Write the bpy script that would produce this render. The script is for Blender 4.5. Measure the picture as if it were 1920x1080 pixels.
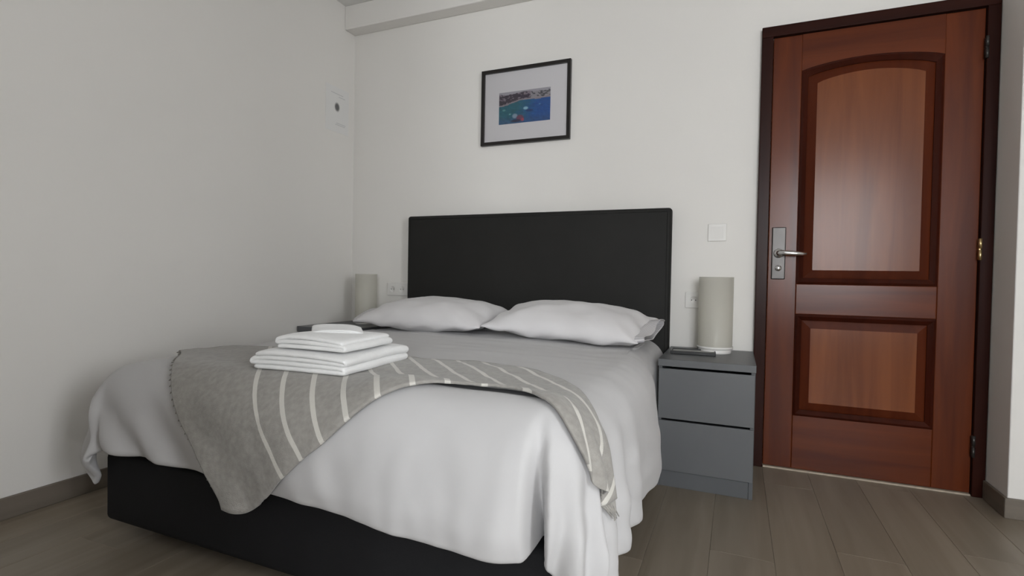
import bpy, bmesh, math, random
from mathutils import Vector, Matrix, noise

for o in list(bpy.data.objects):
    bpy.data.objects.remove(o, do_unlink=True)
random.seed(7)
SC = bpy.context.scene
COL = SC.collection
PI = math.pi

# ------------------------------------------------------------------ camera
CAM_POS = Vector((2.3669, -2.8286, 0.8865))
YAW, PITCH, ROLL, FPX = -0.4029, -0.0194, 0.0181, 991.26
fw = Vector((math.sin(YAW)*math.cos(PITCH), math.cos(YAW)*math.cos(PITCH), math.sin(PITCH)))
rt = Vector((math.cos(YAW), -math.sin(YAW), 0))
up = rt.cross(fw)
r2 = rt*math.cos(ROLL) + up*math.sin(ROLL)
u2 = -rt*math.sin(ROLL) + up*math.cos(ROLL)
cam_d = bpy.data.cameras.new('camera')
cam_d.sensor_width = 36.0
cam_d.lens = FPX*36.0/1920.0
cam_d.clip_start = 0.05
cam = bpy.data.objects.new('camera', cam_d)
COL.objects.link(cam)
M = Matrix((r2, u2, -fw)).transposed().to_4x4()
M.translation = CAM_POS
cam.matrix_world = M
SC.camera = cam

# ------------------------------------------------------------------ world, exposure
W = bpy.data.worlds.new('overcast_sky')
SC.world = W
W.use_nodes = True
bg = W.node_tree.nodes['Background']
bg.inputs[0].default_value = (0.935, 0.965, 1.0, 1)
bg.inputs[1].default_value = 12.0
SC.view_settings.view_transform = 'Standard'
SC.view_settings.look = 'None'
SC.view_settings.gamma = 1.0
SC.view_settings.use_curve_mapping = False
SC.view_settings.exposure = 0.96

# room extents
XW, YF_, ZC = 4.60, -5.80, 2.615          # right wall, front wall, ceiling
WX0, WX1, WZ0, WZ1 = 2.82, 4.25, 0.70, 2.45   # window in the front wall
VY0, VY1, VZ0, VZ1 = -3.55, -2.75, 0.80, 2.20  # window in the right wall
WT = 0.20                                      # wall thickness

def portal(loc, rot, w, h):
    l = bpy.data.lights.new('window_daylight_portal', 'AREA')
    l.shape = 'RECTANGLE'
    l.size, l.size_y = w, h
    l.cycles.is_portal = True
    o = bpy.data.objects.new('window_daylight_portal', l)
    o.location = loc
    o.rotation_euler = rot
    COL.objects.link(o)
portal(((WX0+WX1)/2, YF_-WT, (WZ0+WZ1)/2), (PI/2, 0, 0), WX1-WX0, WZ1-WZ0)          # facing +y, into the room
portal((XW+WT, (VY0+VY1)/2, (VZ0+VZ1)/2), (PI/2, 0, PI/2), VY1-VY0, VZ1-VZ0)         # facing -x, into the room

# ------------------------------------------------------------------ materials
def lin(c):
    def f(v):
        v /= 255.0
        return v/12.92 if v <= 0.04045 else ((v+0.055)/1.055)**2.4
    return (f(c[0]), f(c[1]), f(c[2]), 1)

def mat(name, col, rough=0.6, spec=0.5, metal=0.0, vary=0.0, nscale=8.0, bump=0.0, bscale=200.0,
        stretch=(1, 1, 1), sheen=0.0, coat=0.0, coat_rough=0.1):
    m = bpy.data.materials.new(name)
    m.use_nodes = True
    nt = m.node_tree
    b = nt.nodes['Principled BSDF']
    b.inputs['Base Color'].default_value = (*col[:3], 1)
    b.inputs['Roughness'].default_value = rough
    b.inputs['Specular IOR Level'].default_value = spec
    b.inputs['Metallic'].default_value = metal
    b.inputs['Sheen Weight'].default_value = sheen
    b.inputs['Coat Weight'].default_value = coat
    b.inputs['Coat Roughness'].default_value = coat_rough
    tc = nt.nodes.new('ShaderNodeTexCoord')
    mp = nt.nodes.new('ShaderNodeMapping')
    mp.inputs['Scale'].default_value = stretch
    nt.links.new(tc.outputs['Object'], mp.inputs['Vector'])
    if vary > 0:
        n = nt.nodes.new('ShaderNodeTexNoise')
        n.inputs['Scale'].default_value = nscale
        n.inputs['Detail'].default_value = 4
        nt.links.new(mp.outputs[0], n.inputs['Vector'])
        r = nt.nodes.new('ShaderNodeValToRGB')
        r.color_ramp.elements[0].position = 0.3
        r.color_ramp.elements[1].position = 0.7
        r.color_ramp.elements[0].color = (*[max(0, v*(1-vary)) for v in col[:3]], 1)
        r.color_ramp.elements[1].color = (*[min(1, v*(1+vary)) for v in col[:3]], 1)
        nt.links.new(n.outputs['Fac'], r.inputs[0])
        nt.links.new(r.outputs[0], b.inputs['Base Color'])
    if bump > 0:
        n2 = nt.nodes.new('ShaderNodeTexNoise')
        n2.inputs['Scale'].default_value = bscale
        n2.inputs['Detail'].default_value = 3
        nt.links.new(mp.outputs[0], n2.inputs['Vector'])
        bp = nt.nodes.new('ShaderNodeBump')
        bp.inputs['Strength'].default_value = bump
        bp.inputs['Distance'].default_value = 0.004
        nt.links.new(n2.outputs['Fac'], bp.inputs['Height'])
        nt.links.new(bp.outputs[0], b.inputs['Normal'])
    return m

def wood(name, dark, light, axis='Z', rough=0.4, coat=0.0, coat_rough=0.2, scale=3.0, island=0.0):
    """grain running along one object axis"""
    m = mat(name, light, rough=rough, coat=coat, coat_rough=coat_rough, spec=0.5 if coat == 0 else 0.02)
    nt = m.node_tree
    b = nt.nodes['Principled BSDF']
    mp = next(n for n in nt.nodes if n.type == 'MAPPING')
    s = {'X': (0.07, 1, 1), 'Y': (1, 0.07, 1), 'Z': (1, 1, 0.07)}[axis]
    mp.inputs['Scale'].default_value = [v*scale*4 for v in s]
    n = nt.nodes.new('ShaderNodeTexNoise')
    n.inputs['Scale'].default_value = 1.6
    n.inputs['Detail'].default_value = 6
    n.inputs['Distortion'].default_value = 0.6
    src = mp.outputs[0]
    if island > 0:                        # every board has its own piece of grain and its own tone
        oi = nt.nodes.new('ShaderNodeObjectInfo')
        ad = nt.nodes.new('ShaderNodeVectorMath'); ad.operation = 'ADD'
        mu = nt.nodes.new('ShaderNodeMath'); mu.operation = 'MULTIPLY'; mu.inputs[1].default_value = 37.0
        nt.links.new(oi.outputs['Random'], mu.inputs[0])
        nt.links.new(mu.outputs[0], ad.inputs[1])
        nt.links.new(mp.outputs[0], ad.inputs[0])
        src = ad.outputs[0]
    nt.links.new(src, n.inputs['Vector'])
    r = nt.nodes.new('ShaderNodeValToRGB')
    r.color_ramp.elements[0].position = 0.32
    r.color_ramp.elements[1].position = 0.68
    r.color_ramp.elements[0].color = (*dark[:3], 1)
    r.color_ramp.elements[1].color = (*light[:3], 1)
    nt.links.new(n.outputs['Fac'], r.inputs[0])
    out = r.outputs[0]
    if island > 0:
        hs = nt.nodes.new('ShaderNodeHueSaturation')
        mr = nt.nodes.new('ShaderNodeMapRange')
        mr.inputs['To Min'].default_value = 1-island
        mr.inputs['To Max'].default_value = 1+island
        nt.links.new(oi.outputs['Random'], mr.inputs[0])
        nt.links.new(mr.outputs[0], hs.inputs['Value'])
        nt.links.new(out, hs.inputs['Color'])
        out = hs.outputs[0]
    nt.links.new(out, b.inputs['Base Color'])
    bp = nt.nodes.new('ShaderNodeBump')
    bp.inputs['Strength'].default_value = 0.08
    bp.inputs['Distance'].default_value = 0.003
    nt.links.new(n.outputs['Fac'], bp.inputs['Height'])
    nt.links.new(bp.outputs[0], b.inputs['Normal'])
    return m

def vcol(name, rough=0.6):
    m = mat(name, (1, 1, 1), rough=rough)
    nt = m.node_tree
    a = nt.nodes.new('ShaderNodeVertexColor')
    a.layer_name = 'print'
    nt.links.new(a.outputs['Color'], nt.nodes['Principled BSDF'].inputs['Base Color'])
    return m

def pane_mat(name, tint=(1, 1, 1), gloss_rough=0.02):
    m = bpy.data.materials.new(name)
    m.use_nodes = True
    nt = m.node_tree
    nt.nodes.remove(nt.nodes['Principled BSDF'])
    t = nt.nodes.new('ShaderNodeBsdfTransparent'); t.inputs[0].default_value = (*tint, 1)
    g = nt.nodes.new('ShaderNodeBsdfGlossy'); g.inputs['Roughness'].default_value = gloss_rough
    f = nt.nodes.new('ShaderNodeFresnel'); f.inputs[0].default_value = 1.45
    x = nt.nodes.new('ShaderNodeMixShader')
    nt.links.new(f.outputs[0], x.inputs[0]); nt.links.new(t.outputs[0], x.inputs[1]); nt.links.new(g.outputs[0], x.inputs[2])
    nt.links.new(x.outputs[0], nt.nodes['Material Output'].inputs[0])
    return m

def frosted_mat(name, col):
    m = bpy.data.materials.new(name)
    m.use_nodes = True
    nt = m.node_tree
    b = nt.nodes['Principled BSDF']
    b.inputs['Base Color'].default_value = (*col, 1)
    b.inputs['Roughness'].default_value = 0.35
    tl = nt.nodes.new('ShaderNodeBsdfTranslucent'); tl.inputs[0].default_value = (*col, 1)
    tp = nt.nodes.new('ShaderNodeBsdfTransparent'); tp.inputs[0].default_value = (0.95, 0.95, 0.92, 1)
    x1 = nt.nodes.new('ShaderNodeMixShader'); x1.inputs[0].default_value = 0.45
    x2 = nt.nodes.new('ShaderNodeMixShader'); x2.inputs[0].default_value = 0.42
    nt.links.new(b.outputs[0], x1.inputs[1]); nt.links.new(tl.outputs[0], x1.inputs[2])
    nt.links.new(x1.outputs[0], x2.inputs[1]); nt.links.new(tp.outputs[0], x2.inputs[2])
    nt.links.new(x2.outputs[0], nt.nodes['Material Output'].inputs[0])
    return m

M_WALL = mat('wall_paint', (0.815, 0.795, 0.760), rough=0.85, spec=0.2, vary=0.012, nscale=1.5, bump=0.06, bscale=60)
M_CEIL = mat('ceiling_paint', (0.80, 0.79, 0.77), rough=0.9, spec=0.1, bump=0.05, bscale=50)
M_PLANK = wood('taupe_laminate', (0.195, 0.160, 0.120), (0.265, 0.222, 0.172), 'Y', rough=0.42, scale=2.2, island=0.10)
M_SUB = mat('floor_joint', (0.11, 0.092, 0.072), rough=0.9, vary=0.2, nscale=6)
M_BASE = wood('taupe_skirting', (0.135, 0.115, 0.09), (0.19, 0.16, 0.13), 'Y', rough=0.5, scale=2.0)
M_BASEX = wood('taupe_skirting_x', (0.135, 0.115, 0.09), (0.19, 0.16, 0.13), 'X', rough=0.5, scale=2.0)
M_DOOR = wood('varnished_mahogany', (0.075, 0.0140, 0.0034), (0.125, 0.0262, 0.0058), 'Z', rough=0.55, coat=0.42, coat_rough=0.23, scale=2.4)
M_DOORX = wood('varnished_mahogany_rail', (0.075, 0.0140, 0.0034), (0.125, 0.0262, 0.0058), 'X', rough=0.55, coat=0.42, coat_rough=0.23, scale=2.4)
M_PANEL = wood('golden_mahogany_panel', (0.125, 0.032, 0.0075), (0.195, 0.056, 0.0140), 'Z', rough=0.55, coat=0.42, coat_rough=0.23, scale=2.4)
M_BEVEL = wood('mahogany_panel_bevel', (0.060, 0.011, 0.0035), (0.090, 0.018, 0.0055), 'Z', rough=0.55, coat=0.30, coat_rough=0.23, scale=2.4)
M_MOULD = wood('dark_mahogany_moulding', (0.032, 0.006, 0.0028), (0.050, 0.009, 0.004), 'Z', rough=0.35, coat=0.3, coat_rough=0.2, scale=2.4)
M_FRAME = wood('dark_mahogany_frame', (0.018, 0.005, 0.0035), (0.030, 0.008, 0.005), 'Z', rough=0.4, coat=0.2, coat_rough=0.25, scale=2.4)
M_FRAMEX = wood('dark_mahogany_lintel', (0.018, 0.005, 0.0035), (0.030, 0.008, 0.005), 'X', rough=0.4, coat=0.2, coat_rough=0.25, scale=2.4)
M_CHROME = mat('brushed_chrome', (0.72, 0.72, 0.72), rough=0.22, metal=1.0, vary=0.03)
M_PLATE = mat('dark_steel_plate', (0.05, 0.046, 0.043), rough=0.30, metal=0.6, vary=0.08, nscale=20)
M_BRASS = mat('brass', (0.72, 0.55, 0.28), rough=0.28, metal=1.0, vary=0.05)
M_THRESH = mat('pale_threshold', (0.42, 0.35, 0.27), rough=0.5, vary=0.1, nscale=30)
M_HEAD = mat('black_leatherette', (0.0165, 0.0163, 0.0150), rough=0.66, spec=0.25, vary=0.08, nscale=5, bump=0.10, bscale=260)
M_DIVAN = mat('black_fabric', (0.010, 0.010, 0.011), rough=0.8, spec=0.2, vary=0.1, nscale=9, bump=0.12, bscale=320)
M_SHEET = mat('white_mattress_cloth', (0.70, 0.70, 0.70), rough=0.9, spec=0.1, vary=0.02, bump=0.05, bscale=300)
M_DUVET = mat('white_cotton', (0.515, 0.508, 0.508), rough=0.85, spec=0.15, sheen=0.15, vary=0.015, nscale=5, bump=0.10, bscale=34)
M_PILLOW = mat('white_pillow_cotton', (0.73, 0.715, 0.72), rough=0.85, spec=0.15, sheen=0.15, vary=0.012, nscale=6, bump=0.10, bscale=30)
M_CUFF = mat('pinstriped_pillow_cotton', (0.70, 0.69, 0.695), rough=0.85, spec=0.15)
def pinstripe(m):
    nt = m.node_tree; b = nt.nodes['Principled BSDF']
    w = nt.nodes.new('ShaderNodeTexWave'); w.bands_direction = 'Y'; w.inputs['Scale'].default_value = 22; w.inputs['Distortion'].default_value = 0.6
    tc = next(q for q in nt.nodes if q.type == 'TEX_COORD')
    nt.links.new(tc.outputs['Object'], w.inputs['Vector'])
    r = nt.nodes.new('ShaderNodeValToRGB')
    r.color_ramp.elements[0].position = 0.18; r.color_ramp.elements[1].position = 0.32
    r.color_ramp.elements[0].color = (0.40, 0.39, 0.41, 1); r.color_ramp.elements[1].color = (0.73, 0.715, 0.72, 1)
    nt.links.new(w.outputs['Fac'], r.inputs[0]); nt.links.new(r.outputs[0], b.inputs['Base Color'])
pinstripe(M_CUFF)
M_TOWEL = mat('white_terry', (0.84, 0.84, 0.83), rough=0.95, spec=0.05, sheen=0.4, vary=0.02, nscale=40, bump=0.45, bscale=420)
M_GREY = mat('grey_lacquer', (0.115, 0.120, 0.125), rough=0.42, vary=0.03, nscale=7)
M_GREYD = mat('grey_carcass', (0.095, 0.100, 0.105), rough=0.5, vary=0.03, nscale=7)
M_BLACK = mat('black_wood', (0.012, 0.010, 0.009), rough=0.35, vary=0.1, nscale=12)
M_BLKPL = mat('black_plastic', (0.012, 0.012, 0.012), rough=0.3, vary=0.05)
M_TRAYIN = mat('grey_felt', (0.36, 0.36, 0.35), rough=0.7, vary=0.1, nscale=40)
M_MAT = mat('passepartout', (0.76, 0.74, 0.75), rough=0.9, spec=0.1, bump=0.04, bscale=300)
M_WHPL = mat('white_plastic', (0.80, 0.785, 0.755), rough=0.25, vary=0.01)
M_DARKHOLE = mat('socket_hole', (0.03, 0.03, 0.03), rough=0.6, vary=0.05)
M_PRINT = vcol('printed_paper', rough=0.5)
M_GLASS = pane_mat('clear_pane')
M_FROST = frosted_mat('frosted_glass', (0.90, 0.885, 0.83))
M_BULB = frosted_mat('opal_bulb', (0.8, 0.8, 0.78))
M_WINF = mat('white_window_frame', (0.7, 0.7, 0.69), rough=0.4, vary=0.01)

# ------------------------------------------------------------------ mesh helpers
def link(name, me, m, parent=None, smooth=False):
    o = bpy.data.objects.new(name, me)
    COL.objects.link(o)
    if m is not None and not me.materials:
        me.materials.append(m)
    if parent is not None:
        o.parent = parent
    if smooth:
        for p in me.polygons:
            p.use_smooth = True
    return o

def bm_mesh(bm, name):
    me = bpy.data.meshes.new(name)
    bmesh.ops.recalc_face_normals(bm, faces=bm.faces[:])
    bm.to_mesh(me); bm.free()
    return me

def add_box(bm, lo, hi, bev=0.0, seg=2):
    c = [(a+b)/2 for a, b in zip(lo, hi)]
    s = [abs(b-a) for a, b in zip(lo, hi)]
    r = bmesh.ops.create_cube(bm, size=1.0)
    for v in r['verts']:
        v.co = Vector((c[0]+v.co.x*s[0], c[1]+v.co.y*s[1], c[2]+v.co.z*s[2]))
    if bev > 0:
        es = list({e for v in r['verts'] for e in v.link_edges})
        bmesh.ops.bevel(bm, geom=es, offset=bev, segments=seg, affect='EDGES', profile=0.5)

def box(name, lo, hi, m, parent=None, bev=0.0, seg=2, smooth=False):
    bm = bmesh.new()
    add_box(bm, lo, hi, bev, seg)
    return link(name, bm_mesh(bm, name), m, parent, smooth)

def lathe(bm, prof, n=32, c=(0, 0, 0), axis='Z'):
    rings = []
    for r, h in prof:
        ring = []
        for k in range(n):
            a = 2*PI*k/n
            x, y, z = r*math.cos(a), r*math.sin(a), h
            if axis == 'Y': x, y, z = x, z, y
            if axis == 'X': x, y, z = z, x, y
            ring.append(bm.verts.new((c[0]+x, c[1]+y, c[2]+z)))
        rings.append(ring)
    for i in range(len(rings)-1):
        for k in range(n):
            bm.faces.new((rings[i][k], rings[i][(k+1) % n], rings[i+1][(k+1) % n], rings[i+1][k]))
    return rings

def lathe_obj(name, prof, m, parent=None, n=32, c=(0, 0, 0), axis='Z', smooth=True):
    bm = bmesh.new()
    lathe(bm, prof, n, c, axis)
    bmesh.ops.remove_doubles(bm, verts=bm.verts[:], dist=1e-6)
    return link(name, bm_mesh(bm, name), m, parent, smooth)

def tube(bm, pts, rad, n=10):
    """tube through points; rad is a number or one radius per point"""
    pts = [Vector(p) for p in pts]
    if not hasattr(rad, '__len__'): rad = [rad]*len(pts)
    rings = []
    ref = None
    for i, p in enumerate(pts):
        t = (pts[min(i+1, len(pts)-1)]-pts[max(i-1, 0)]).normalized()
        if ref is None:
            ref = Vector((0, 0, 1)) if abs(t.z) < 0.9 else Vector((1, 0, 0))
        a = (ref - t*ref.dot(t)).normalized(); b = t.cross(a); ref = a
        rings.append([bm.verts.new(p+(a*math.cos(2*PI*k/n)+b*math.sin(2*PI*k/n))*rad[i]) for k in range(n)])
    for i in range(len(rings)-1):
        for k in range(n):
            bm.faces.new((rings[i][k], rings[i][(k+1) % n], rings[i+1][(k+1) % n], rings[i+1][k]))
    bm.faces.new(rings[0]); bm.faces.new(list(reversed(rings[-1])))

def grid_mesh(name, nu, nv, f, uv=None):
    """f(i,j) -> xyz on a (nu x nv) grid of vertices"""
    vs = [tuple(f(i, j)) for j in range(nv) for i in range(nu)]
    fs = [(j*nu+i, j*nu+i+1, (j+1)*nu+i+1, (j+1)*nu+i) for j in range(nv-1) for i in range(nu-1)]
    me = bpy.data.meshes.new(name)
    me.from_pydata(vs, [], fs)
    if uv:
        L = me.uv_layers.new(name='UVMap')
        for p in me.polygons:
            for li in p.loop_indices:
                vi = me.loops[li].vertex_index
                L.data[li].uv = uv(vi % nu, vi // nu)
    me.update()
    return me

def prism(bm, pts, y0, y1):
    """polygon in xz extruded along y"""
    a = [bm.verts.new((x, y0, z)) for x, z in pts]
    b = [bm.verts.new((x, y1, z)) for x, z in pts]
    bm.faces.new(a); bm.faces.new(list(reversed(b)))
    for i in range(len(pts)):
        j = (i+1) % len(pts)
        bm.faces.new((a[i], b[i], b[j], a[j]))

def ring_prism(bm, outer, inner, y0, y1):
    """frame between two loops with the same number of points (xz), extruded along y;
    y0 can be one depth for the outer loop and another for the inner one"""
    yo, yi = y0 if isinstance(y0, tuple) else (y0, y0)
    n = len(outer)
    A = [bm.verts.new((x, yo, z)) for x, z in outer]
    B = [bm.verts.new((x, yi, z)) for x, z in inner]
    C = [bm.verts.new((x, y1, z)) for x, z in outer]
    D = [bm.verts.new((x, y1, z)) for x, z in inner]
    for i in range(n):
        j = (i+1) % n
        bm.faces.new((A[i], A[j], B[j], B[i]))
        bm.faces.new((C[j], C[i], D[i], D[j]))
        bm.faces.new((A[j], A[i], C[i], C[j]))
        bm.faces.new((B[i], B[j], D[j], D[i]))

def thing(name, loc, label, cat, group=None):
    o = bpy.data.objects.new(name, None)
    o.empty_display_size = 0.1
    o.location = loc
    COL.objects.link(o)
    tag(o, label, cat, group)
    return o

def tag(o, label, cat, group=None):
    o['label'] = label; o['category'] = cat
    if group: o['group'] = group
    return o

def structure(o, label=None, cat=None):
    o['kind'] = 'structure'
    if label: o['label'] = label
    if cat: o['category'] = cat
    return o

def sstep(a, b, x):
    t = min(1, max(0, (x-a)/(b-a)))
    return t*t*(3-2*t)

def interp(tab, x):
    if x <= tab[0][0]: return tab[0][1]
    for (x0, y0), (x1, y1) in zip(tab, tab[1:]):
        if x <= x1:
            t = (x-x0)/(x1-x0); t = t*t*(3-2*t)
            return y0+(y1-y0)*t
    return tab[-1][1]

# ------------------------------------------------------------------ the room
T = WT
PX, PY = 3.340, -0.225                    # corner of the wall that steps forward beside the door
structure(box('wall_back', (-T, 0, 0), (XW+T, T, ZC), M_WALL), 'plain off-white wall behind the headboard', 'wall')
structure(box('wall_left', (-T, YF_, 0), (0, 0, ZC), M_WALL), 'plain off-white wall beside the bed with paper notice', 'wall')
bm = bmesh.new()
for lo, hi in (((YF_, 0), (VY0, ZC)), ((VY1, 0), (0, ZC)), ((VY0, 0), (VY1, VZ0)), ((VY0, VZ1), (VY1, ZC))):
    add_box(bm, (XW, lo[0], lo[1]), (XW+T, hi[0], hi[1]))
structure(link('wall_right', bm_mesh(bm, 'wall_right'), M_WALL), 'off-white side wall with a window', 'wall')
structure(box('wall_step', (PX, PY, 0), (XW, 0, ZC), M_WALL, bev=0.004), 'off-white wall stepping forward beside the wooden door', 'wall')
bm = bmesh.new()
for lo, hi in (((-T, 0), (WX0, ZC)), ((WX1, 0), (XW+T, ZC)), ((WX0, 0), (WX1, WZ0)), ((WX0, WZ1), (WX1, ZC))):
    add_box(bm, (lo[0], YF_-T, lo[1]), (hi[0], YF_, hi[1]))
structure(link('wall_front', bm_mesh(bm, 'wall_front'), M_WALL), 'off-white wall with the tall window, facing the bed', 'wall')
structure(box('wall_light_blocker', (0, YF_, 0), (2.10, -3.30, ZC), M_WALL, bev=0.004), 'added unseen off-white block behind the foot of the bed, blocking window light', 'wall')  # added out of view to keep front window light off the left side
structure(box('ceiling', (-T, YF_-T, ZC), (XW+T, T, ZC+0.1), M_CEIL), 'plain white ceiling', 'ceiling')
structure(box('trim_1', (0, -0.10, 2.464), (PX, 0, ZC), M_WALL, bev=0.006), 'white boxed ceiling beam along the headboard wall', 'beam')

# floor: laminate boards, each its own piece
floor = structure(box('floor', (-T, YF_-T, -0.10), (XW+T, T, -0.0025), M_SUB), 'taupe wood laminate floor', 'floor')
PWID, PLEN = 0.192, 1.285
pm = {}
def plank_mesh(L):
    k = round(L, 3)
    if k not in pm:
        bm = bmesh.new()
        add_box(bm, (0.0003, 0.0003, -0.008), (PWID-0.0003, L-0.0003, 0.0), 0.0007, 1)
        pm[k] = bm_mesh(bm, 'plank'); pm[k].materials.append(M_PLANK)
    return pm[k]
nrow = int(math.ceil(XW/PWID))
YP = -3.30                                # the added light-blocking wall stands on the strip behind this line
for i in range(nrow):
    y = YF_ - ((i*0.437) % 1.0)*PLEN
    while y < 0:
        y0, y1 = max(y, YF_ if (i+1)*PWID > 2.10 else YP), min(y+PLEN, 0)
        if y1-y0 > 0.03:
            o = link('plank', plank_mesh(y1-y0), None, floor)
            o.location = (i*PWID, y0, 0)
        y += PLEN

def skirting(name, lo, hi, m, label):
    bm = bmesh.new(); add_box(bm, lo, hi, 0.003, 2)
    structure(link(name, bm_mesh(bm, name), m), label, 'baseboard')
skirting('baseboard_left', (0, -3.30, 0), (0.012, -0.0121, 0.078), M_BASE, 'taupe wood baseboard along the plain wall beside the bed')
skirting('baseboard_back', (0, -0.012, 0), (2.445, 0, 0.078), M_BASEX, 'taupe wood baseboard behind the bed')
skirting('baseboard_right', (PX-0.012, PY, 0), (PX, -0.036, 0.078), M_BASE, 'short taupe baseboard between door frame and wall corner')
skirting('baseboard_step', (PX-0.012, PY-0.012, 0), (XW, PY, 0.078), M_BASEX, 'taupe baseboard under the wall beside the door')

# the two windows behind and beside the camera, the room's daylight
def window(name, loc, rz, w, h, label):
    """built in its own frame: x along the wall, y outwards, origin at sill centre"""
    r = structure(thing(name, loc, label, 'window'))
    r.rotation_euler = (0, 0, rz)
    d = 0.03
    box('jamb', (-w/2, -d, 0), (-w/2+0.05, d, h), M_WINF, r, bev=0.004)
    box('jamb', (w/2-0.05, -d, 0), (w/2, d, h), M_WINF, r, bev=0.004)
    box('rail', (-w/2+0.05, -d, h-0.06), (w/2-0.05, d, h), M_WINF, r, bev=0.004)
    box('rail', (-w/2+0.05, -d, 0), (w/2-0.05, d, 0.06), M_WINF, r, bev=0.004)
    box('mullion', (-0.035, -d, 0.06), (0.035, d, h-0.06), M_WINF, r, bev=0.004)
    for a, b in ((-w/2+0.05, -0.035), (0.035, w/2-0.05)):
        box('pane', (a, -0.002, 0.06), (b, 0.002, h-0.06), M_GLASS, r)
    return r
window('window_1', ((WX0+WX1)/2, YF_-0.12, WZ0), PI, WX1-WX0, WZ1-WZ0, 'tall white framed window in the wall facing the bed')
window('window_2', (XW+0.12, (VY0+VY1)/2, VZ0), -PI/2, VY1-VY0, VZ1-VZ0, 'white framed window in the side wall')

# ------------------------------------------------------------------ the door
DX0, DX1, DZ = 2.4985, 3.292, 2.045
door = structure(thing('door_1', ((DX0+DX1)/2, 0, 0), 'varnished mahogany panelled door with arched upper panel', 'door'))
def dlink(name, bm, m, parent=door, smooth=False):
    for v in bm.verts: v.co -= door.location
    return link(name, bm_mesh(bm, name), m, parent, smooth)
# frame
def dbox(name, lo, hi, m, parent=door, bev=0.003):
    bm = bmesh.new(); add_box(bm, lo, hi, bev, 2)
    return dlink(name, bm, m, parent)
dbox('door_jamb', (2.447, -0.034, 0), (DX0-0.002, 0.0, DZ+0.003), M_FRAME)
dbox('door_jamb', (DX1+0.002, -0.034, 0), (3.338, 0.0, DZ+0.003), M_FRAME)
dbox('door_lintel', (2.447, -0.034, DZ+0.003), (3.338, 0.0, 2.097), M_FRAMEX)
dbox('threshold', (DX0, -0.030, 0), (DX1, 0.0, 0.008), M_THRESH, bev=0.002)
# leaf: stiles and rails around two openings
YL = -0.018                                # face of the leaf
PXL, PXR = 2.620, 3.158
UZ0, UZS, UZR = 0.882, 1.876, 0.036       # upper opening: bottom, spring line, arch rise
LZ0, LZ1 = 0.262, 0.740
leaf_z0 = 0.010
leaf = dbox('door_leaf', (DX0, -0.004, leaf_z0), (DX1, -0.001, DZ), M_DOOR, bev=0.0)
def arch(x0, x1, zs, rise, n=18):
    return [(x0+(x1-x0)*k/n, zs+rise*math.sin(PI*k/n)**0.75) for k in range(n+1)]
dbox('stile', (DX0, YL, leaf_z0), (PXL, -0.004, DZ), M_DOOR, leaf)
dbox('stile', (PXR, YL, leaf_z0), (DX1, -0.004, DZ), M_DOOR, leaf)
dbox('bottom_rail', (PXL, YL, leaf_z0), (PXR, -0.004, LZ0), M_DOORX, leaf)
dbox('middle_rail', (PXL, YL, LZ1), (PXR, -0.004, UZ0), M_DOORX, leaf)
bm = bmesh.new()
prism(bm, [(PXL, DZ), *arch(PXL, PXR, UZS, UZR), (PXR, DZ)], YL, -0.004)
dlink('top_rail', bm, M_DOORX, leaf)
def upper_loop(i):
    return [(PXL+i, UZ0+i), (PXR-i, UZ0+i)] + list(reversed(arch(PXL+i, PXR-i, UZS-i, UZR)))
def lower_loop(i):
    return [(PXL+i, LZ0+i), (PXR-i, LZ0+i), (PXR-i, LZ1-i), (PXL+i, LZ1-i)]
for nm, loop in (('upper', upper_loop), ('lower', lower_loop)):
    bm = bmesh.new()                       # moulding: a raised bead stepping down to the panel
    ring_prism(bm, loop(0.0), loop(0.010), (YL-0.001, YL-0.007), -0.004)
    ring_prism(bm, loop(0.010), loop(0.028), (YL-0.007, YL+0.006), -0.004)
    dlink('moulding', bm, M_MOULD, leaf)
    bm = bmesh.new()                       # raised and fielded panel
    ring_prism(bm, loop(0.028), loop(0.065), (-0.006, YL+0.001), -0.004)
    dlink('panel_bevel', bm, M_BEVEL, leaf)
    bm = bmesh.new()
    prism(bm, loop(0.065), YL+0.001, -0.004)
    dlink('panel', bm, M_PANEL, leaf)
# handle
plate = dbox('handle_plate', (2.513, YL-0.010, 0.902), (2.572, YL, 1.149), M_PLATE, bev=0.004)
bm = bmesh.new()
lathe(bm, [(0.0, YL-0.016), (0.014, YL-0.016), (0.014, YL-0.009), (0.0, YL-0.009)], 20, (2.5425, 0, 0.955), 'Y')
dlink('lock_cylinder', bm, M_CHROME, plate, True)
bm = bmesh.new()
lathe(bm, [(0.0, YL-0.024), (0.020, YL-0.024), (0.022, YL-0.010), (0.0, YL-0.010)], 24, (2.5425, 0, 1.025), 'Y')
tube(bm, [(2.5425, YL-0.015, 1.025), (2.5425, YL-0.040, 1.025), (2.549, YL-0.052, 1.025), (2.565, YL-0.056, 1.025),
          (2.61, YL-0.056, 1.022), (2.655, YL-0.052, 1.020)], [0.012, 0.012, 0.013, 0.013, 0.011, 0.009], 14)
dlink('lever', bm, M_CHROME, door, True)
for zc in (1.876, 1.040, 0.213):
    bm = bmesh.new()
    x = DX1+0.001
    tube(bm, [(x, YL-0.020, zc-0.045), (x, YL-0.020, zc-0.003)], 0.0065, 10)
    tube(bm, [(x, YL-0.020, zc+0.003), (x, YL-0.020, zc+0.045)], 0.0065, 10)
    add_box(bm, (x-0.004, YL-0.018, zc-0.042), (x+0.004, YL, zc+0.042))
    dlink('hinge', bm, M_BRASS if zc > 0.5 and zc < 1.5 else M_PLATE, door, True)

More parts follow.
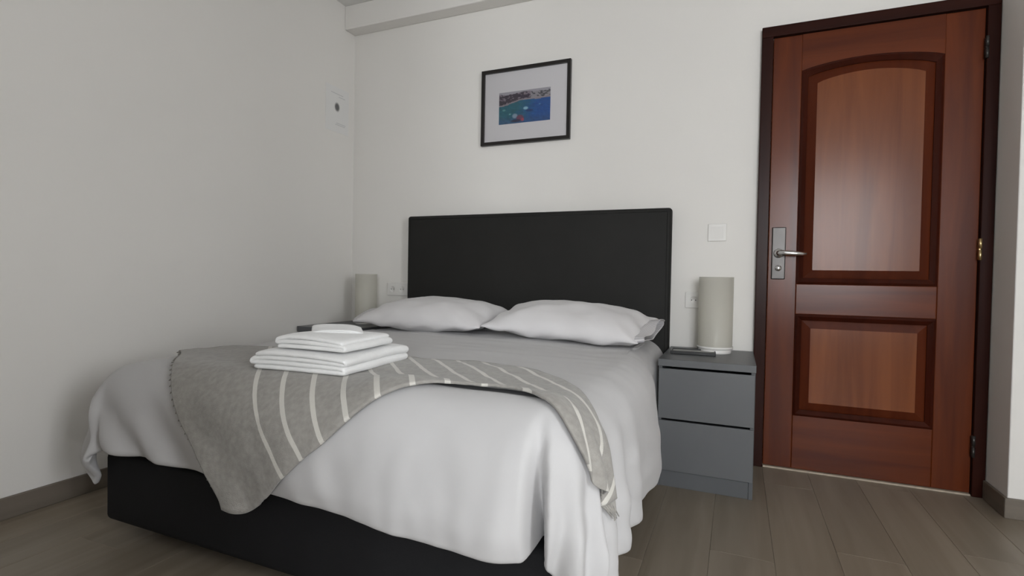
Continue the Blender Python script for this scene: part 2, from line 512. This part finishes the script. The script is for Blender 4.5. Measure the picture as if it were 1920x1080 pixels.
# ------------------------------------------------------------------ the bed: divan base and headboard
BX0, BX1, BYF = 0.455, 2.030, -1.755
bed = thing('bed', ((BX0+BX1)/2, -0.9, 0), 'double divan bed with black upholstered base and tall black headboard', 'bed')
def blink(name, bm, m, smooth=False):
    for v in bm.verts: v.co -= bed.location
    return link(name, bm_mesh(bm, name), m, bed, smooth)
bm = bmesh.new(); add_box(bm, (BX0, BYF, 0.060), (BX1, -0.076, 0.292), 0.022, 4)
blink('base', bm, M_DIVAN, True)
for x in (BX0+0.12, BX1-0.12):
    for y in (BYF+0.14, -0.20):
        bm = bmesh.new()
        lathe(bm, [(0.0, 0.0), (0.022, 0.0), (0.028, 0.07), (0.0, 0.07)], 16, (x, y, 0))
        blink('leg', bm, M_BLKPL, True)
bm = bmesh.new()                            # headboard: padded slab with soft edges and a slightly domed face
nx, nz = 24, 12
HX0, HX1, HZ0, HZ1 = 0.483, 2.055, 0.10, 1.254
add_box(bm, (HX0, -0.074, HZ0), (HX1, -0.014, HZ1), 0.016, 4)
blink('headboard', bm, M_HEAD, True)
bm = bmesh.new()                            # piping seam round the front face
seam = []
for (x, z) in ((HX0+0.02, HZ0+0.02), (HX1-0.02, HZ0+0.02), (HX1-0.02, HZ1-0.02), (HX0+0.02, HZ1-0.02)):
    seam.append((x, z))
for (x0, z0), (x1, z1) in zip(seam, seam[1:]+seam[:1]):
    tube(bm, [(x0, -0.0735, z0), (x1, -0.0735, z1)], 0.0022, 6)
blink('headboard_piping', bm, M_HEAD, True)

# mattress, wholly under the duvet
mt = box('mattress', (0.490, -1.725, 0.293), (2.005, -0.090, 0.535), M_SHEET, bev=0.05, seg=4, smooth=True)
tag(mt, 'white mattress on the black divan base, hidden under the duvet', 'mattress')

# ------------------------------------------------------------------ duvet
DUX0, DUX1, DUYF, DUY1 = 0.415, 2.090, -1.800, -0.115
RD, ZT = 0.115, 0.588
Q = PI*RD/2
XL, XR, YFI = DUX0+RD, DUX1-RD, DUYF+RD
def prof(d):
    if d < Q:
        return RD*math.sin(d/RD), RD*(1-math.cos(d/RD))
    return RD, RD+d-Q
# outward flare round the rim: P < 0 along the side towards the head, 0..0.5 round the corner, > 0.5 along the foot
FLARE_R = [(-1.6, .02), (-1.25, .030), (-0.95, .018), (-0.70, .035), (-0.50, .016), (-0.38, .034), (-0.28, .004), (-0.20, .034),
           (-0.12, .002), (-0.04, .036), (0.03, .006), (0.10, .042), (0.17, .012), (0.25, .040), (0.33, .012), (0.395, .020), (0.425, -.095), (0.455, -.080), (0.49, .040),
           (0.55, .060), (0.75, .055), (1.0, .035), (1.3, .015), (1.6, .01)]
FLARE_L = [(-1.6, .01), (-1.0, .02), (-0.5, .012), (-0.3, .03), (-0.15, .01), (0.0, .03), (0.15, .055), (0.27, .02), (0.38, .035),
           (0.45, .0), (0.55, .012), (0.75, .0), (1.3, .015), (1.6, .01)]
def wr(x, y, z, s):
    return noise.noise(Vector((x*s, y*s, z*s)))
def surf(fx, fy):
    right = fx > (XL+XR)/2
    a = max(fx-XR, 0.0) if right else max(XL-fx, 0.0)
    sx = 1.0 if right else -1.0
    b = max(YFI-fy, 0.0)
    r = math.hypot(a, b)
    cx, cy = min(max(fx, XL), XR), max(fy, YFI)
    # loft of the top: a little crowned, thicker roll along the foot on the right
    z = ZT + 0.010*math.sin(PI*min(1, max(0, (fx-DUX0)/(DUX1-DUX0)))) + 0.008*wr(fx, fy, 0.3, 3.0) + 0.004*wr(fx, fy*2.2, 1.3, 7.0)
    roll = sstep(1.40, 1.60, fx)*(1-sstep(1.98, 2.12, fx))
    z += 0.030*roll*math.exp(-((fy+1.735)/0.085)**2)
    # towards the foot on the left the filling is thin
    z -= 0.008*sstep(0.95, 0.45, fx)*sstep(-1.25, -1.70, fy)
    if r < 1e-9:
        return Vector((cx, cy, z))
    c, s = a/r, b/r
    out, down = prof(r)
    th = math.atan2(b, a)
    if b <= 0: P = -(fy-YFI)*1.0; P = -(fy-YFI)
    elif a <= 0: P = 0.5 + ((XR-fx) if right else (fx-XL))
    else: P = 0.5*th/(PI/2)
    fl = interp(FLARE_R if right else FLARE_L, P)
    k = sstep(0.02, 0.42, r)
    out += fl*k*1.25
    # plump front panel, curling back in at the hem
    fr = s*s*sstep(0.9, 1.4, fx)
    out += 0.028*fr*math.sin(PI*min(1.0, r/0.40))
    if r > 0.30: out -= fr*0.20*(r-0.30)
    # diagonal pull wrinkles on the left of the foot, small creases everywhere
    out += s*s*0.015*k*math.sin(30*(fx*0.9-(-fy)*0.75)+2*wr(fx, fy, 0, 3))*sstep(1.30, 0.95, fx)
    out += k*(0.012*wr(fx, fy, 4.1, 5.0)+0.008*wr(fx*2, fy, 2.1, 9.0))
    x = cx + sx*c*(out - (0.045 if right else 0.018)*sstep(-0.85, -0.55, fy) - min(0.03, max(0, fl*k*1.25))*sstep(-0.85, -0.55, fy))
    y = cy - s*out
    zz = z - down
    return Vector((x, y, max(zz, 0.02)))
SIDE_R, SIDE_L, FOOT = 0.455, 0.330, 0.352
FX0, FX1, FY0, FY1 = XL-SIDE_L, XR+SIDE_R, YFI-FOOT, DUY1
NU, NV = 170, 128
def dgrid(i, j):
    fx = FX0+(FX1-FX0)*i/(NU-1)
    f0 = FY0+0.016*sstep(1.00, 0.55, fx)
    fy = f0+(FY1-f0)*j/(NV-1)
    # hem wavers a little; the pulled corners round off
    return surf(fx, fy)
me = grid_mesh('duvet', NU, NV, dgrid)
duvet = link('duvet', me, M_DUVET, None, True)
so = duvet.modifiers.new('loft', 'SOLIDIFY'); so.thickness = 0.022; so.offset = -1.0
ss = duvet.modifiers.new('soft', 'SUBSURF'); ss.levels = 1; ss.render_levels = 1
tag(duvet, 'plump white duvet spread over the bed, hanging over its sides', 'duvet')

# ------------------------------------------------------------------ throw with white woven stripes
UP = [(.49, -1.525), (.56, -1.43), (.68, -1.37), (.88, -1.35), (1.10, -1.35), (1.30, -1.345), (1.46, -1.32), (1.61, -1.28), (1.73, -1.315),
      (1.857, -1.375), (1.97, -1.475), (2.045, -1.575), (2.10, -1.635), (2.155, -1.655), (2.23, -1.655)]
LO = [(1.100, -2.105), (1.18, -2.10), (1.27, -2.035), (1.36, -1.96), (1.45, -1.885), (1.525, -1.82), (1.60, -1.765), (1.70, -1.715), (1.80, -1.70),
      (1.90, -1.70), (1.98, -1.73), (2.045, -1.766), (2.10, -1.780), (2.16, -1.762), (2.23, -1.700)]
def along(tab, t):
    f = t*(len(tab)-1); i = min(int(f), len(tab)-2); f -= i
    p = [Vector(tab[min(max(i+k, 0), len(tab)-1)]) for k in (-1, 0, 1, 2)]
    return 0.5*((2*p[1]) + (p[2]-p[0])*f + (2*p[0]-5*p[1]+4*p[2]-p[3])*f*f + (3*p[1]-p[0]-3*p[2]+p[3])*f**3)
def surf_off(fx, fy, h):
    e = 0.012
    p = surf(fx, fy)
    du = surf(fx+e, fy)-surf(fx-e, fy)
    dv = surf(fx, fy+e)-surf(fx, fy-e)
    n = du.cross(dv).normalized()
    return p+n*h
TU, TV = 150, 60
def throw_flat(u, v):
    a, b = along(UP, u), along(LO, u)
    q = a.lerp(b, v)
    if u < 0.16:                             # short end bows in a little
        q.x += (1-u/0.16)*(0.062*math.sin(PI*v)**0.8+0.005*math.sin(v*17))
    return q
def tgrid(i, j):
    u, v = i/(TU-1), j/(TV-1)
    q = throw_flat(u, v)
    h = 0.014 + 0.003*wr(q.x*6, q.y*6, 0, 1.0) + 0.0015*wr(q.x*30, q.y*30, 2, 1.0)
    return surf_off(q.x, q.y, h)
me = grid_mesh('throw', TU, TV, tgrid, uv=lambda i, j: (sum(throw_flat(i/(TU-1), j/(TV-1))), j/(TV-1)))
def throw_mat():
    m = mat('grey_woven_throw', (0.30, 0.29, 0.27), rough=0.95, spec=0.05, sheen=0.25)
    nt = m.node_tree; b = nt.nodes['Principled BSDF']
    uvn = nt.nodes.new('ShaderNodeUVMap'); uvn.uv_map = 'UVMap'
    sp = nt.nodes.new('ShaderNodeSeparateXYZ'); nt.links.new(uvn.outputs[0], sp.inputs[0])
    def mth(op, a, b_=None, c=None):
        n = nt.nodes.new('ShaderNodeMath'); n.operation = op
        for k, v in enumerate((a, b_, c)):
            if v is None: continue
            if isinstance(v, (int, float)): n.inputs[k].default_value = v
            else: nt.links.new(v, n.inputs[k])
        return n.outputs[0]
    u = sp.outputs[0]
    step = 0.103
    fr = mth('FRACT', mth('DIVIDE', mth('ADD', u, 0.600+step/2), step))
    line = mth('LESS_THAN', mth('ABSOLUTE', mth('SUBTRACT', fr, 0.5)), 0.085)
    line = mth('MULTIPLY', line, mth('GREATER_THAN', u, -0.64))
    n = nt.nodes.new('ShaderNodeTexNoise'); n.inputs['Scale'].default_value = 60; n.inputs['Detail'].default_value = 3
    tc = next(q for q in nt.nodes if q.type == 'TEX_COORD')
    nt.links.new(tc.outputs['Object'], n.inputs['Vector'])
    r = nt.nodes.new('ShaderNodeValToRGB')
    r.color_ramp.elements[0].position = 0.3; r.color_ramp.elements[1].position = 0.7
    r.color_ramp.elements[0].color = (0.275, 0.262, 0.240, 1)
    r.color_ramp.elements[1].color = (0.345, 0.330, 0.305, 1)
    nt.links.new(n.outputs['Fac'], r.inputs[0])
    mx = nt.nodes.new('ShaderNodeMix'); mx.data_type = 'RGBA'
    nt.links.new(mth('MULTIPLY', line, 0.8), mx.inputs['Factor'])
    nt.links.new(r.outputs[0], mx.inputs['A'])
    mx.inputs['B'].default_value = (0.66, 0.64, 0.59, 1)
    nt.links.new(mx.outputs['Result'], b.inputs['Base Color'])
    w = nt.nodes.new('ShaderNodeTexNoise'); w.inputs['Scale'].default_value = 350
    nt.links.new(tc.outputs['Object'], w.inputs['Vector'])
    bp = nt.nodes.new('ShaderNodeBump'); bp.inputs['Strength'].default_value = 0.35; bp.inputs['Distance'].default_value = 0.003
    nt.links.new(w.outputs['Fac'], bp.inputs['Height']); nt.links.new(bp.outputs[0], b.inputs['Normal'])
    return m
M_THROW = throw_mat()
throw = link('throw_blanket', me, M_THROW, None, True)
so = throw.modifiers.new('weave', 'SOLIDIFY'); so.thickness = 0.007; so.offset = 0.0
tag(throw, 'grey woven throw with white stripes draped across the foot of the bed', 'blanket')
# short fringe on both ends
bm = bmesh.new()
for u0, n_, s_ in ((0.0, 34, -1), (1.0, 9, 1)):
    for k in range(n_):
        v = (k+0.5)/n_
        q = throw_flat(u0, v)
        d = (throw_flat(u0, v)-throw_flat(u0-0.02*s_, v)).normalized()
        L = 0.009 if u0 < 0.5 else 0.045
        w = Vector((-d.y, d.x))*random.uniform(-0.3, 0.3)
        pts = [surf_off(*(q+(d+w*t)*L*t), 0.012) for t in (0, 0.5, 1.0)]
        tube(bm, pts, [0.0028, 0.0024, 0.0012], 5)
fr = link('fringe', bm_mesh(bm, 'fringe'), M_THROW, throw, True)
fr['kind'] = 'stuff'

# ------------------------------------------------------------------ pillows
def pillow(loc, rot, w, d, h, seed, label, hem):
    root = thing('pillow', loc, label, 'pillow', 'pillows against the headboard')
    root.rotation_euler = rot
    NUp, NVp = 40, 28
    def point(u, v, side):
        # u,v in -1..1; sides pulled in between the four corners
        x = u*w/2*(1-0.055*(1-v*v)**1.0*abs(u)**3)
        y = v*d/2*(1-0.070*(1-u*u)**1.0*abs(v)**3)
        e = max(0.0, (1-abs(u)**2.6))**0.62*max(0.0, (1-abs(v)**2.3))**0.60
        t = h*e*(0.62 if side > 0 else 0.38)
        wk = 0.010*noise.noise(Vector((u*2.2+seed, v*2.2, side)))*(0.4+e) + 0.006*noise.noise(Vector((u*6+seed, v*4, side*3)))*e**0.3
        edge = max(abs(u), abs(v))
        pl = 0.006*math.sin(14*u+9*v+seed)*sstep(0.55, 0.95, edge)*(1-sstep(0.96, 1.0, edge))
        return (x, y, side*t + h*0.38 + wk + pl)
    vs, fs = [], []
    for side in (1, -1):
        base = len(vs)
        for j in range(NVp):
            for i in range(NUp):
                u, v = -1+2*i/(NUp-1), -1+2*j/(NVp-1)
                u = math.copysign(abs(u)**0.85, u); v = math.copysign(abs(v)**0.85, v)
                p = point(u, v, side)
                if i in (0, NUp-1) or j in (0, NVp-1):
                    q = point(u, v, 1); p = (q[0], q[1], h*0.38)
                vs.append(p)
        for j in range(NVp-1):
            for i in range(NUp-1):
                q = [base+j*NUp+i, base+j*NUp+i+1, base+(j+1)*NUp+i+1, base+(j+1)*NUp+i]
                fs.append(q if side > 0 else q[::-1])
    me = bpy.data.meshes.new('pillow'); me.from_pydata(vs, [], fs)
    bm = bmesh.new(); bm.from_mesh(me)
    bmesh.ops.remove_doubles(bm, verts=bm.verts[:], dist=1e-5)
    o = link('cushion', bm_mesh(bm, 'cushion'), M_PILLOW, root, True)
    s = o.modifiers.new('soft', 'SUBSURF'); s.levels = 1; s.render_levels = 1
    # open mouth of the pillowcase: a loose double cuff past one end
    sg = hem
    def cg(i, j):
        v = -1+2*i/27.0; t = j/6.0
        th = 2*PI*i/28.0
        yy = math.cos(th); zz = math.sin(th)
        ex = 1-0.25*t
        x = sg*(w/2*(0.90+0.13*t)+0.006*math.sin(5*th+seed))
        y = d/2*0.90*yy*(1+0.03*t)
        z = h*0.38 + (0.030-0.010*t+0.010*math.sin(3*th+seed)*t)*zz + 0.008*t*math.sin(4*yy+seed)
        return (x, y, z)
    me2 = grid_mesh('cuff', 29, 7, cg)
    c = link('pillowcase_cuff', me2, M_CUFF, root, True)
    s = c.modifiers.new('cloth', 'SOLIDIFY'); s.thickness = 0.004
    s = c.modifiers.new('soft', 'SUBSURF'); s.levels = 1; s.render_levels = 1
    return root
pillow((0.850, -0.335, 0.606), (math.radians(8), 0, math.radians(-1)), 0.78, 0.42, 0.165, 1.7,
       'plump white pillow against the headboard, on the side by the paper notice wall', -1)
pillow((1.632, -0.365, 0.608), (math.radians(9), math.radians(2), math.radians(-5)), 0.78, 0.44, 0.165, 5.2,
       'plump white pillow against the headboard, on the side by the wooden door', 1)

# ------------------------------------------------------------------ towels
def towel(loc, rz, L, Wd, n, t, seed, label, tilt=(0, 0)):
    """folded towel: one cloth folded back and forth n times, folds at both x ends"""
    path = []
    x0, x1 = -L/2+t/2, L/2-t/2
    for k in range(n):
        z = t*(k+0.5)
        xs = [x0+(x1-x0)*i/12.0 for i in range(13)]
        if k % 2 == 1: xs.reverse()
        inset = 0.012*noise.noise(Vector((k*3.1+seed, 0, 0)))
        for i, x in enumerate(xs): path.append((x*(1+inset), z))
        if k < n-1:
            xe = xs[-1]*(1+inset); sg = 1 if xe > 0 else -1
            for a in (30, 60, 90, 120, 150):
                r = math.radians(a)
                path.append((xe+sg*math.sin(r)*t*0.5, z+t*0.5-math.cos(r)*t*0.5))
    NY = 14
    def f(i, j):
        x, z = path[i]
        y = -Wd/2+Wd*j/(NY-1)
        k = z/(n*t)
        y *= 1+0.02*noise.noise(Vector((z*60+seed, 1, 2)))
        y += 0.006*noise.noise(Vector((z*40+seed, x*5, 3)))
        ed = (abs(y)/(Wd/2))**4
        zz = z*(1-0.10*ed) + k*(0.008*noise.noise(Vector((x*6+seed, y*6, 0)))) - k*0.010*(abs(x)/(L/2))**4
        xx = x + 0.006*noise.noise(Vector((y*8, z*30, seed)))
        return (xx, y, zz)
    me = grid_mesh('towel', len(path), NY, f)
    o = link('towel', me, M_TOWEL, None, True)
    o.location = loc; o.rotation_euler = (tilt[0], tilt[1], rz)
    s = o.modifiers.new('pile', 'SOLIDIFY'); s.thickness = t*1.02; s.offset = 0.0
    s = o.modifiers.new('soft', 'SUBSURF'); s.levels = 1; s.render_levels = 2
    return tag(o, label, 'towel', 'folded towels on the bed')
TZ = 0.616
towel((1.240, -1.560, TZ), math.radians(4), 0.315, 0.335, 4, 0.0145, 1.0, 'large folded white bath towel lying on the grey throw')
towel((1.270, -1.585, TZ+0.0600), math.radians(3), 0.235, 0.235, 3, 0.0125, 4.0, 'smaller folded white towel lying on the large bath towel')
towel((1.235, -1.545, TZ+0.0975), math.radians(40), 0.150, 0.125, 2, 0.0060, 7.0, 'thin folded white washcloth on top of the towel stack', tilt=(math.radians(2), math.radians(2)))

# ------------------------------------------------------------------ nightstands
def nightstand(loc, H, label):
    w, d = 0.385, 0.48
    r = thing('nightstand', loc, label, 'nightstand', 'grey nightstands beside the bed')
    bm = bmesh.new()
    add_box(bm, (-w/2+0.002, -d+0.012, 0.0), (-w/2+0.018, 0, H-0.030), 0.001, 1)
    add_box(bm, (w/2-0.018, -d+0.012, 0.0), (w/2-0.002, 0, H-0.030), 0.001, 1)
    add_box(bm, (-w/2+0.018, -0.010, 0.0), (w/2-0.018, 0, H-0.030))
    link('carcass', bm_mesh(bm, 'carcass'), M_GREYD, r)
    box('top', (-w/2, -d, H-0.030), (w/2, 0, H), M_GREY, r, bev=0.002)
    z0, z1 = 0.073, H-0.040
    zm = (z0+z1)/2
    for a, b in ((z0, zm-0.0045), (zm+0.0045, z1)):
        bm = bmesh.new()
        add_box(bm, (-w/2+0.004, -d+0.002, a), (w/2-0.004, -d+0.018, b), 0.0018, 2)
        add_box(bm, (-w/2+0.024, -d+0.018, a+0.02), (w/2-0.024, -0.03, b-0.04))
        link('drawer', bm_mesh(bm, 'drawer'), M_GREY, r)
    box('plinth', (-w/2+0.018, -d+0.016, 0.0), (w/2-0.018, -d+0.032, 0.068), M_GREYD, r, bev=0.001)
    return r
nightstand((2.2530, -0.013, 0), 0.550, 'dark grey two-drawer nightstand between the bed and the wooden door')
nightstand((0.2080, -0.013, 0), 0.583, 'dark grey nightstand in the corner between the bed and the plain wall')

# ------------------------------------------------------------------ lamps
def lamp(loc, R, H, label):
    r = thing('table_lamp', loc, label, 'lamp', 'frosted cylinder lamps on the nightstands')
    lathe_obj('lamp_base', [(0.0, 0.0), (R*0.93, 0.0), (R*0.95, 0.004), (R*0.95, 0.018), (R*0.90, 0.022), (0.0, 0.022)], M_WHPL, r)
    lathe_obj('glass_shade', [(R, 0.022), (R, H), (R-0.004, H), (R-0.004, 0.024)], M_FROST, r, n=48)
    lathe_obj('shade_ring', [(R-0.001, 0.021), (R+0.003, 0.021), (R+0.003, 0.032), (R-0.001, 0.032), (R-0.001, 0.021)], M_WHPL, r, n=48)
    lathe_obj('bulb_holder', [(0.0, 0.022), (0.022, 0.022), (0.020, 0.075), (0.0, 0.075)], M_WHPL, r, n=20)
    lathe_obj('bulb', [(0.013, 0.075), (0.015, 0.095), (0.029, 0.125), (0.031, 0.145), (0.022, 0.168), (0.0, 0.176)], M_BULB, r, n=24)
    return r
lamp((2.275, -0.150, 0.5502), 0.0770, 0.357, 'frosted glass cylinder lamp on the nightstand by the wooden door')
lamp((0.235, -0.150, 0.5832), 0.0660, 0.310, 'frosted glass cylinder lamp on the nightstand by the plain wall')

# shallow black tray with a grey lining
tray = thing('tray', (2.185, -0.245, 0.5502), 'small flat black tray with grey lining beside the lamp', 'tray')
tray.rotation_euler = (0, 0, math.radians(3))
box('tray_floor', (-0.092, -0.05, 0.0), (0.092, 0.05, 0.008), M_BLKPL, tray, bev=0.003)
bm = bmesh.new()
for lo, hi in (((-0.098, -0.056), (0.098, -0.050)), ((-0.098, 0.050), (0.098, 0.056)), ((-0.098, -0.050), (-0.092, 0.050)), ((0.092, -0.050), (0.098, 0.050))):
    add_box(bm, (lo[0], lo[1], 0.0), (hi[0], hi[1], 0.015), 0.002, 2)
link('tray_rim', bm_mesh(bm, 'tray_rim'), M_BLKPL, tray)
box('tray_lining', (-0.091, -0.049, 0.008), (0.091, 0.049, 0.0105), M_TRAYIN, tray, bev=0.001)

# ------------------------------------------------------------------ framed print
FXa, FXb, FZa, FZb = 0.953, 1.4975, 1.6586, 2.0958
fr = thing('framed_picture', ((FXa+FXb)/2, 0, FZa), 'black framed print of boats on blue water above the headboard', 'picture')
def fl(name, bm, m, smooth=False):
    for v in bm.verts: v.co -= fr.location
    return link(name, bm_mesh(bm, name), m, fr, smooth)
fwid = 0.019
for a in range(4):
    bm = bmesh.new()
    o_ = [(FXa, FZa), (FXb, FZa), (FXb, FZb), (FXa, FZb)]
    i_ = [(FXa+fwid, FZa+fwid), (FXb-fwid, FZa+fwid), (FXb-fwid, FZb-fwid), (FXa+fwid, FZb-fwid)]
    b_ = (a+1) % 4
    prism(bm, [o_[a], o_[b_], i_[b_], i_[a]], -0.024, -0.002)
    fl('frame_side', bm, M_BLACK)
bm = bmesh.new(); add_box(bm, (FXa+0.01, -0.010, FZa+0.01), (FXb-0.01, -0.004, FZb-0.01)); fl('passepartout', bm, M_MAT)
bm = bmesh.new(); add_box(bm, (FXa+fwid-0.002, -0.016, FZa+fwid-0.002), (FXb-fwid+0.002, -0.014, FZb-fwid+0.002)); fl('pane', bm, M_GLASS)
def colour_grid(name, nu, nv, pos, colf, m, parent):
    me = grid_mesh(name, nu+1, nv+1, lambda i, j: pos(i/nu, j/nv))
    ca = me.color_attributes.new('print', 'FLOAT_COLOR', 'CORNER')
    for p in me.polygons:
        i, j = p.index % nu, p.index // nu
        c = colf((i+0.5)/nu, (j+0.5)/nv)
        for li in p.loop_indices: ca.data[li].color = (*c[:3], 1)
    return link(name, me, m, parent)
def sea_print(u, v):
    n1 = noise.noise(Vector((u*6, v*9, 0.5))); n2 = noise.noise(Vector((u*22, v*26, 3.5))); n3 = noise.noise(Vector((u*9, v*14, 7.5)))
    shore = 0.60 + 0.10*sstep(0.15, 0.45, u) + 0.025*n1 - 0.05*(1-sstep(0, .25, u))
    if v < shore:                            # water
        t = sstep(0.30, 0.80, u+0.15*(0.5-v)+0.12*n1)
        c = Vector(lin((28, 102, 118))[:3]).lerp(Vector(lin((18, 84, 156))[:3]), t)
        c = c.lerp(Vector(lin((45, 84, 132))[:3]), 0.7*sstep(0.30, 0.05, v))
        c *= 1+0.30*n2
        for bx, by, rx, ry, col in ((0.53, 0.44, .045, .045, (150, 196, 214)), (0.60, 0.36, .07, .035, (22, 58, 110)), (0.32, 0.23, .05, .07, (140, 160, 180)),
                                    (0.42, 0.16, .07, .09, (116, 66, 92)), (0.34, 0.08, .10, .04, (40, 44, 70)), (0.10, 0.44, .03, .03, (98, 158, 160)), (0.47, 0.10, .03, .05, (170, 70, 90)),
                                    (0.80, 0.52, .02, .015, (90, 140, 180)), (0.22, 0.30, .02, .02, (110, 170, 175))):
            e = ((u-bx)/rx)**2+((v-by)/ry)**2
            if e < 1.6: c = c.lerp(Vector(lin(col)[:3]), sstep(1.6, 0.4, e))
        return c
    if v < shore+0.05:
        return Vector(lin((150, 140, 146))[:3])*(1+0.3*n2)
    ridge = 0.93+0.06*n3+0.05*math.exp(-((u-.55)/.12)**2)
    if v > ridge: return Vector(lin((172, 168, 176))[:3])
    c = Vector(lin((66, 56, 70))[:3])
    if u > 0.62: c = Vector(lin((150, 146, 152))[:3]) if n2 > -0.12 else Vector(lin((84, 84, 90))[:3])
    elif n2 > 0.25: c = Vector(lin((134, 122, 132))[:3])
    if 0.38 < u < 0.60 and n3 < 0.10 and v < 0.88: c = Vector(lin((56, 42, 66))[:3])
    return c*(1+0.25*n2)
PRX0, PRX1, PRZ0, PRZ1 = 1.063, 1.379, 1.776, 1.960
colour_grid('print', 84, 50, lambda u, v: Vector((PRX0+(PRX1-PRX0)*u, -0.0106, PRZ0+(PRZ1-PRZ0)*v))-fr.location, sea_print, M_PRINT, fr)

# paper notice on the plain wall
nt_ = thing('paper_notice', (0, -0.160, 1.790), 'white paper notice with a small dark emblem taped to the wall', 'notice')
box('sheet', (0.0, -0.105, 0.0), (0.0015, 0.105, 0.285), mat('notice_paper', (0.80, 0.79, 0.77), rough=0.8, vary=0.01), nt_)
def notice_col(u, v):
    base = Vector((0.785, 0.78, 0.765))
    e = ((u-0.48)/0.11)**2+((v-0.56)/0.10)**2
    if e < 1.5: base = base.lerp(Vector((0.13, 0.13, 0.13)), sstep(1.5, 0.3, e))
    for zc, a, b in ((0.20, 0.45, 0.88), (0.16, 0.40, 0.86), (0.86, 0.20, 0.75), (0.80, 0.55, 0.85)):
        if abs(v-zc) < 0.012 and a < u < b: base = Vector((0.60, 0.60, 0.60))
    return base
colour_grid('emblem_print', 40, 54, lambda u, v: (0.0019, -0.10+0.20*u, 0.005+0.275*v), notice_col, M_PRINT, nt_)

# ------------------------------------------------------------------ switch and sockets
def wall_plate(name, x, z, w, h, label, cat, rocker):
    r = thing(name, (x, 0, z), label, cat)
    box('plate', (-w/2, -0.009, -h/2), (w/2, 0, h/2), M_WHPL, r, bev=0.003)
    if rocker:
        bm = bmesh.new()
        vs = [(-0.028, -0.010, -0.028), (0.028, -0.010, -0.028), (0.028, -0.014, 0.028), (-0.028, -0.014, 0.028)]
        a = [bm.verts.new(v) for v in vs]; b = [bm.verts.new((v[0], -0.006, v[2])) for v in vs]
        bm.faces.new(a)
        for i in range(4): bm.faces.new((a[i], b[i], b[(i+1) % 4], a[(i+1) % 4]))
        link('rocker', bm_mesh(bm, 'rocker'), M_WHPL, r)
    else:
        for xc in rocker_positions(w):
            lathe_obj('socket_well', [(0.021, -0.0105), (0.019, -0.0105), (0.018, -0.0092), (0.0, -0.0092)], M_WHPL, r, n=24, c=(xc, 0, 0), axis='Y')
            for s in (-1, 1):
                lathe_obj('pin_hole', [(0.0028, -0.0094), (0.0, -0.0096)], M_DARKHOLE, r, n=10, c=(xc+s*0.0095, 0, 0), axis='Y')
    return r
def rocker_positions(w):
    return (-0.036, 0.036) if w > 0.12 else (0.0,)
wall_plate('light_switch', 2.268, 1.130, 0.086, 0.086, 'white light switch on the wall above the lamp by the door', 'switch', True)
wall_plate('wall_socket', 2.165, 0.790, 0.082, 0.082, 'white wall socket behind the lamp by the door', 'socket', False)
wall_plate('wall_socket', 0.368, 0.800, 0.155, 0.082, 'white double wall socket beside the headboard near the plain wall', 'socket', False)
